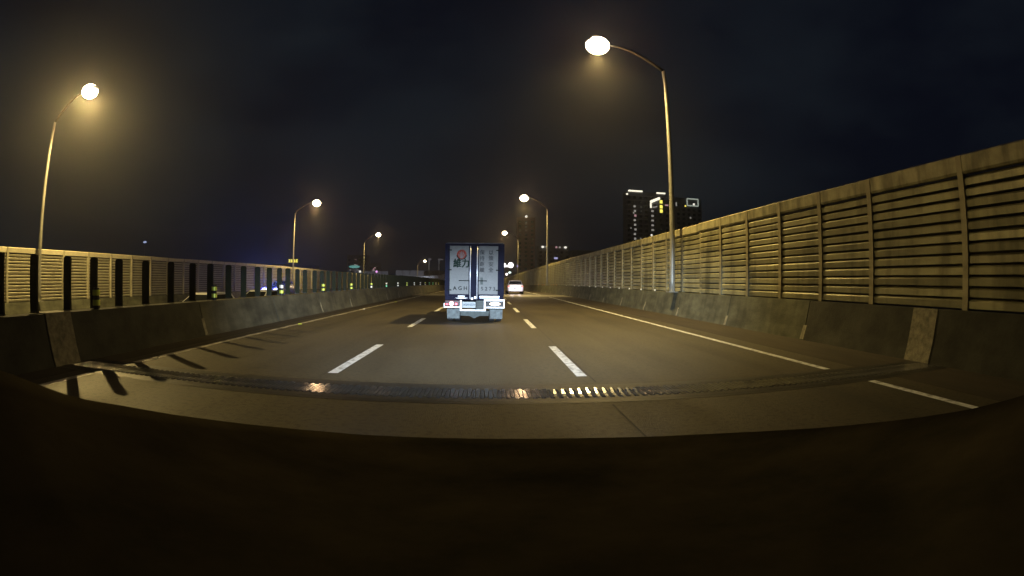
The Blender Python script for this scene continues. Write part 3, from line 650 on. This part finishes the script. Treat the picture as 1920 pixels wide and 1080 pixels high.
for (x0, x1, top, lab) in ((-99,-84,18.5,'faint low block with scattered dim windows right of the yellow sign'),(-82,-76,13,'faint narrow block left of the turquoise canopy'),(62,74,9,'far block almost hidden by the right barrier')):
    th = tower(x0, x1, 320, 8, top, lab, slabs=False)
    for _ in range(5): lit(th, rnd.uniform(x0+2, x1-2), rnd.uniform(7, top-3), rnd.choice((.8,1.1)), rnd.choice((.5,.8)), rnd.choice((ewd, ep, ewd)))
# turquoise lit mushroom shaped canopy
cn = empty('canopy', (-73, 250, -12), 0, 'turquoise lit mushroom canopy on a column, left of the third left lamp', 'canopy')
MB().tube([(0,0,0),(0,0,17.5),(0,0,19)], [1,1,2.5], 12).build('column', slab, cn)
MB().ell((0,0,20.3),3.1,3.1,.75).build('roof', emit('turquoise_glow',(.25,.75,.68),.42), cn, smooth=True)
for (x, z, m_, l) in ((-69.7,5.7,ewd,'small white'),(-60.3,5.7,emit('magenta_light',(1,.45,1),1.2),'small magenta')):
    t = empty('flood_light', (x, 250, -12), 0, '%s light on a mast beyond the third left lamp pole' % l, 'light'); MB().tube([(0,0,0),(0,0,z+11.6)], .15, 6).build('mast', slab, t); MB().ell((0,0,z+12),.6,.4,.6).build('lamp', m_ if 'mag' in l else ew, t)
t = empty('flood_light', (-180, 200, -12), 0, 'faint bluish light in the dark above the left barrier, far left', 'light')
MB().tube([(0,0,0),(0,0,31.2)], .15, 6).build('mast', slab, t); MB().ell((0,0,32),1.3,.5,.5).build('lamp', emit('blue_light',(.5,.6,1),.8), t)
# distant viaduct with grey panels, and a ramp with a floodlit white barrier
va = empty('viaduct', (-38, 252, 0), 0, 'grey panelled viaduct crossing in the distance left of the truck', 'viaduct')
vm = mat('viaduct_panel', (.22,.22,.24), .8, var=.2, scale=.6, emis=(.10,.10,.11), es=.0)
MB().box(-40,60,0,9,1.8,3.6).build('deck', slab, va)
for i in range(25):
    if i in (6,): continue
    MB().box(-40+4*i+.1,-40+4*i+3.9,-.1,.1,3.61,6.0+(.5 if i > 5 else 0)).build('panel', vm, va)
for x in (-30,-8,14,36): MB().box(x-1,x+1,3,6,-12,1.79).build('pier', slab, va)
ra = empty('ramp', (-30, 232, 0), 0, 'floodlit white panelled ramp rising just left of the truck', 'ramp')
wp = mat('floodlit_panel', (.80,.82,.88), .6, var=.1, scale=2)
for i in range(9):
    x = -6+1.9*i; h_ = .35+2.5*(i/8)**1.4
    MB().add([(x,0,2.55-i*.10),(x+1.84,0,2.45-i*.10),(x+1.84,0,2.55-i*.10+h_+.2),(x,0,2.55-i*.10+h_),(x,.1,2.55-i*.10),(x+1.84,.1,2.45-i*.10),(x+1.84,.1,2.55-i*.10+h_+.2),(x,.1,2.55-i*.10+h_)],
        [(3,2,1,0),(4,5,6,7),(0,1,5,4),(1,2,6,5),(2,3,7,6),(3,0,4,7)]).build('panel', wp, ra)
MB().box(-8,14,.12,6,.2,1.3).build('deck', slab, ra)
for (x, z, e) in ((-26, -6, 26000), (-44, -6, 16000)):  # unseen floods added to brighten the viaduct and ramp
    ld = bpy.data.lights.new('added_flood', 'SPOT'); ld.energy = e; ld.color = (.86,.9,1.0); ld.spot_size = R(95); ld.spot_blend = .6; ld.shadow_soft_size = .3
    lo = bpy.data.objects.new('added_flood', ld); C.objects.link(lo); lo.location = (x, 214, z); lo.rotation_euler = (R(106), 0, 0)
gn = empty('sign_gantry', (-28, 246, 0), 0, 'thin two legged gantry behind the tiny lamp left of the truck', 'gantry')
for x in (-2.8,2.5): MB().tube([(x,0,-12),(x,0,12)], .35, 8).build('leg', mat('gantry_grey',(.35,.34,.32),.6), gn)
MB().box(-3.4,-1.6,-.3,.3,12,12.7).build('bracket', slab, gn); MB().box(1.9,4.6,-.3,.3,12,12.6).build('bracket', slab, gn)
# bright illuminated sign cluster beside the truck
px_, py_, pz_ = W(0,130,0)
ls = empty('road_sign', (5.7, 130, pz_), 0, 'cluster of glowing white round sign faces just right of the truck', 'sign')
we = emit('sign_glow', (1,.97,.95), 3); MB().tube([(0,.2,-.2),(0,.2,7.2)], .10, 8).build('pole', M['galv'], ls)
for (x, z, r_) in ((-1.15,7.0,.62),(.75,7.05,.78)):
    f = MB().cyl((x,.1,z),'y',r_+.08,.08,24).build('sign_face', M['dark'], ls); MB().cyl((x,.04,z),'y',r_,.03,24).build('sign_light', we, f)
MB().box(-.8,.3,.05,.12,6.55,7.0).build('sign_bar', we, ls)
f = MB().cyl((.55,.1,5.05),'y',.52,.08,20).build('sign_face', M['dark'], ls); MB().ell((.5,.04,5.0),.42,.03,.30).build('sign_light', emit('sign_aqua',(.8,1,.95),1.6), f)
MB().ell((-.35,.0,4.5),.30,.08,.34).build('warning_light', we, ls, smooth=True)
t = empty('flood_light', (8.4, 130, pz_), 0, 'tiny violet blue light right of the glowing round signs', 'light')
MB().tube([(0,0,0),(0,0,6.5)], .06, 6).build('mast', slab, t); MB().ell((0,0,6.8),.28,.1,.35).build('lamp', emit('violet_light',(.4,.35,1),.9), t)

# ------------------------------------------------------------------ thin night haze
HZ = 0.0011
if HZ:
    hm = bpy.data.materials.new('haze'); hm.use_nodes = True; t_ = hm.node_tree; t_.nodes.clear()
    o_ = t_.nodes.new('ShaderNodeOutputMaterial'); pv = t_.nodes.new('ShaderNodeVolumePrincipled')
    pv.inputs['Color'].default_value = (.9,.9,.9,1); pv.inputs['Density'].default_value = HZ; pv.inputs['Anisotropy'].default_value = .82
    t_.links.new(pv.outputs[0], o_.inputs['Volume'])
    MB().box(-400,400,-60,500,-13,62).build('haze', hm, kind='stuff')
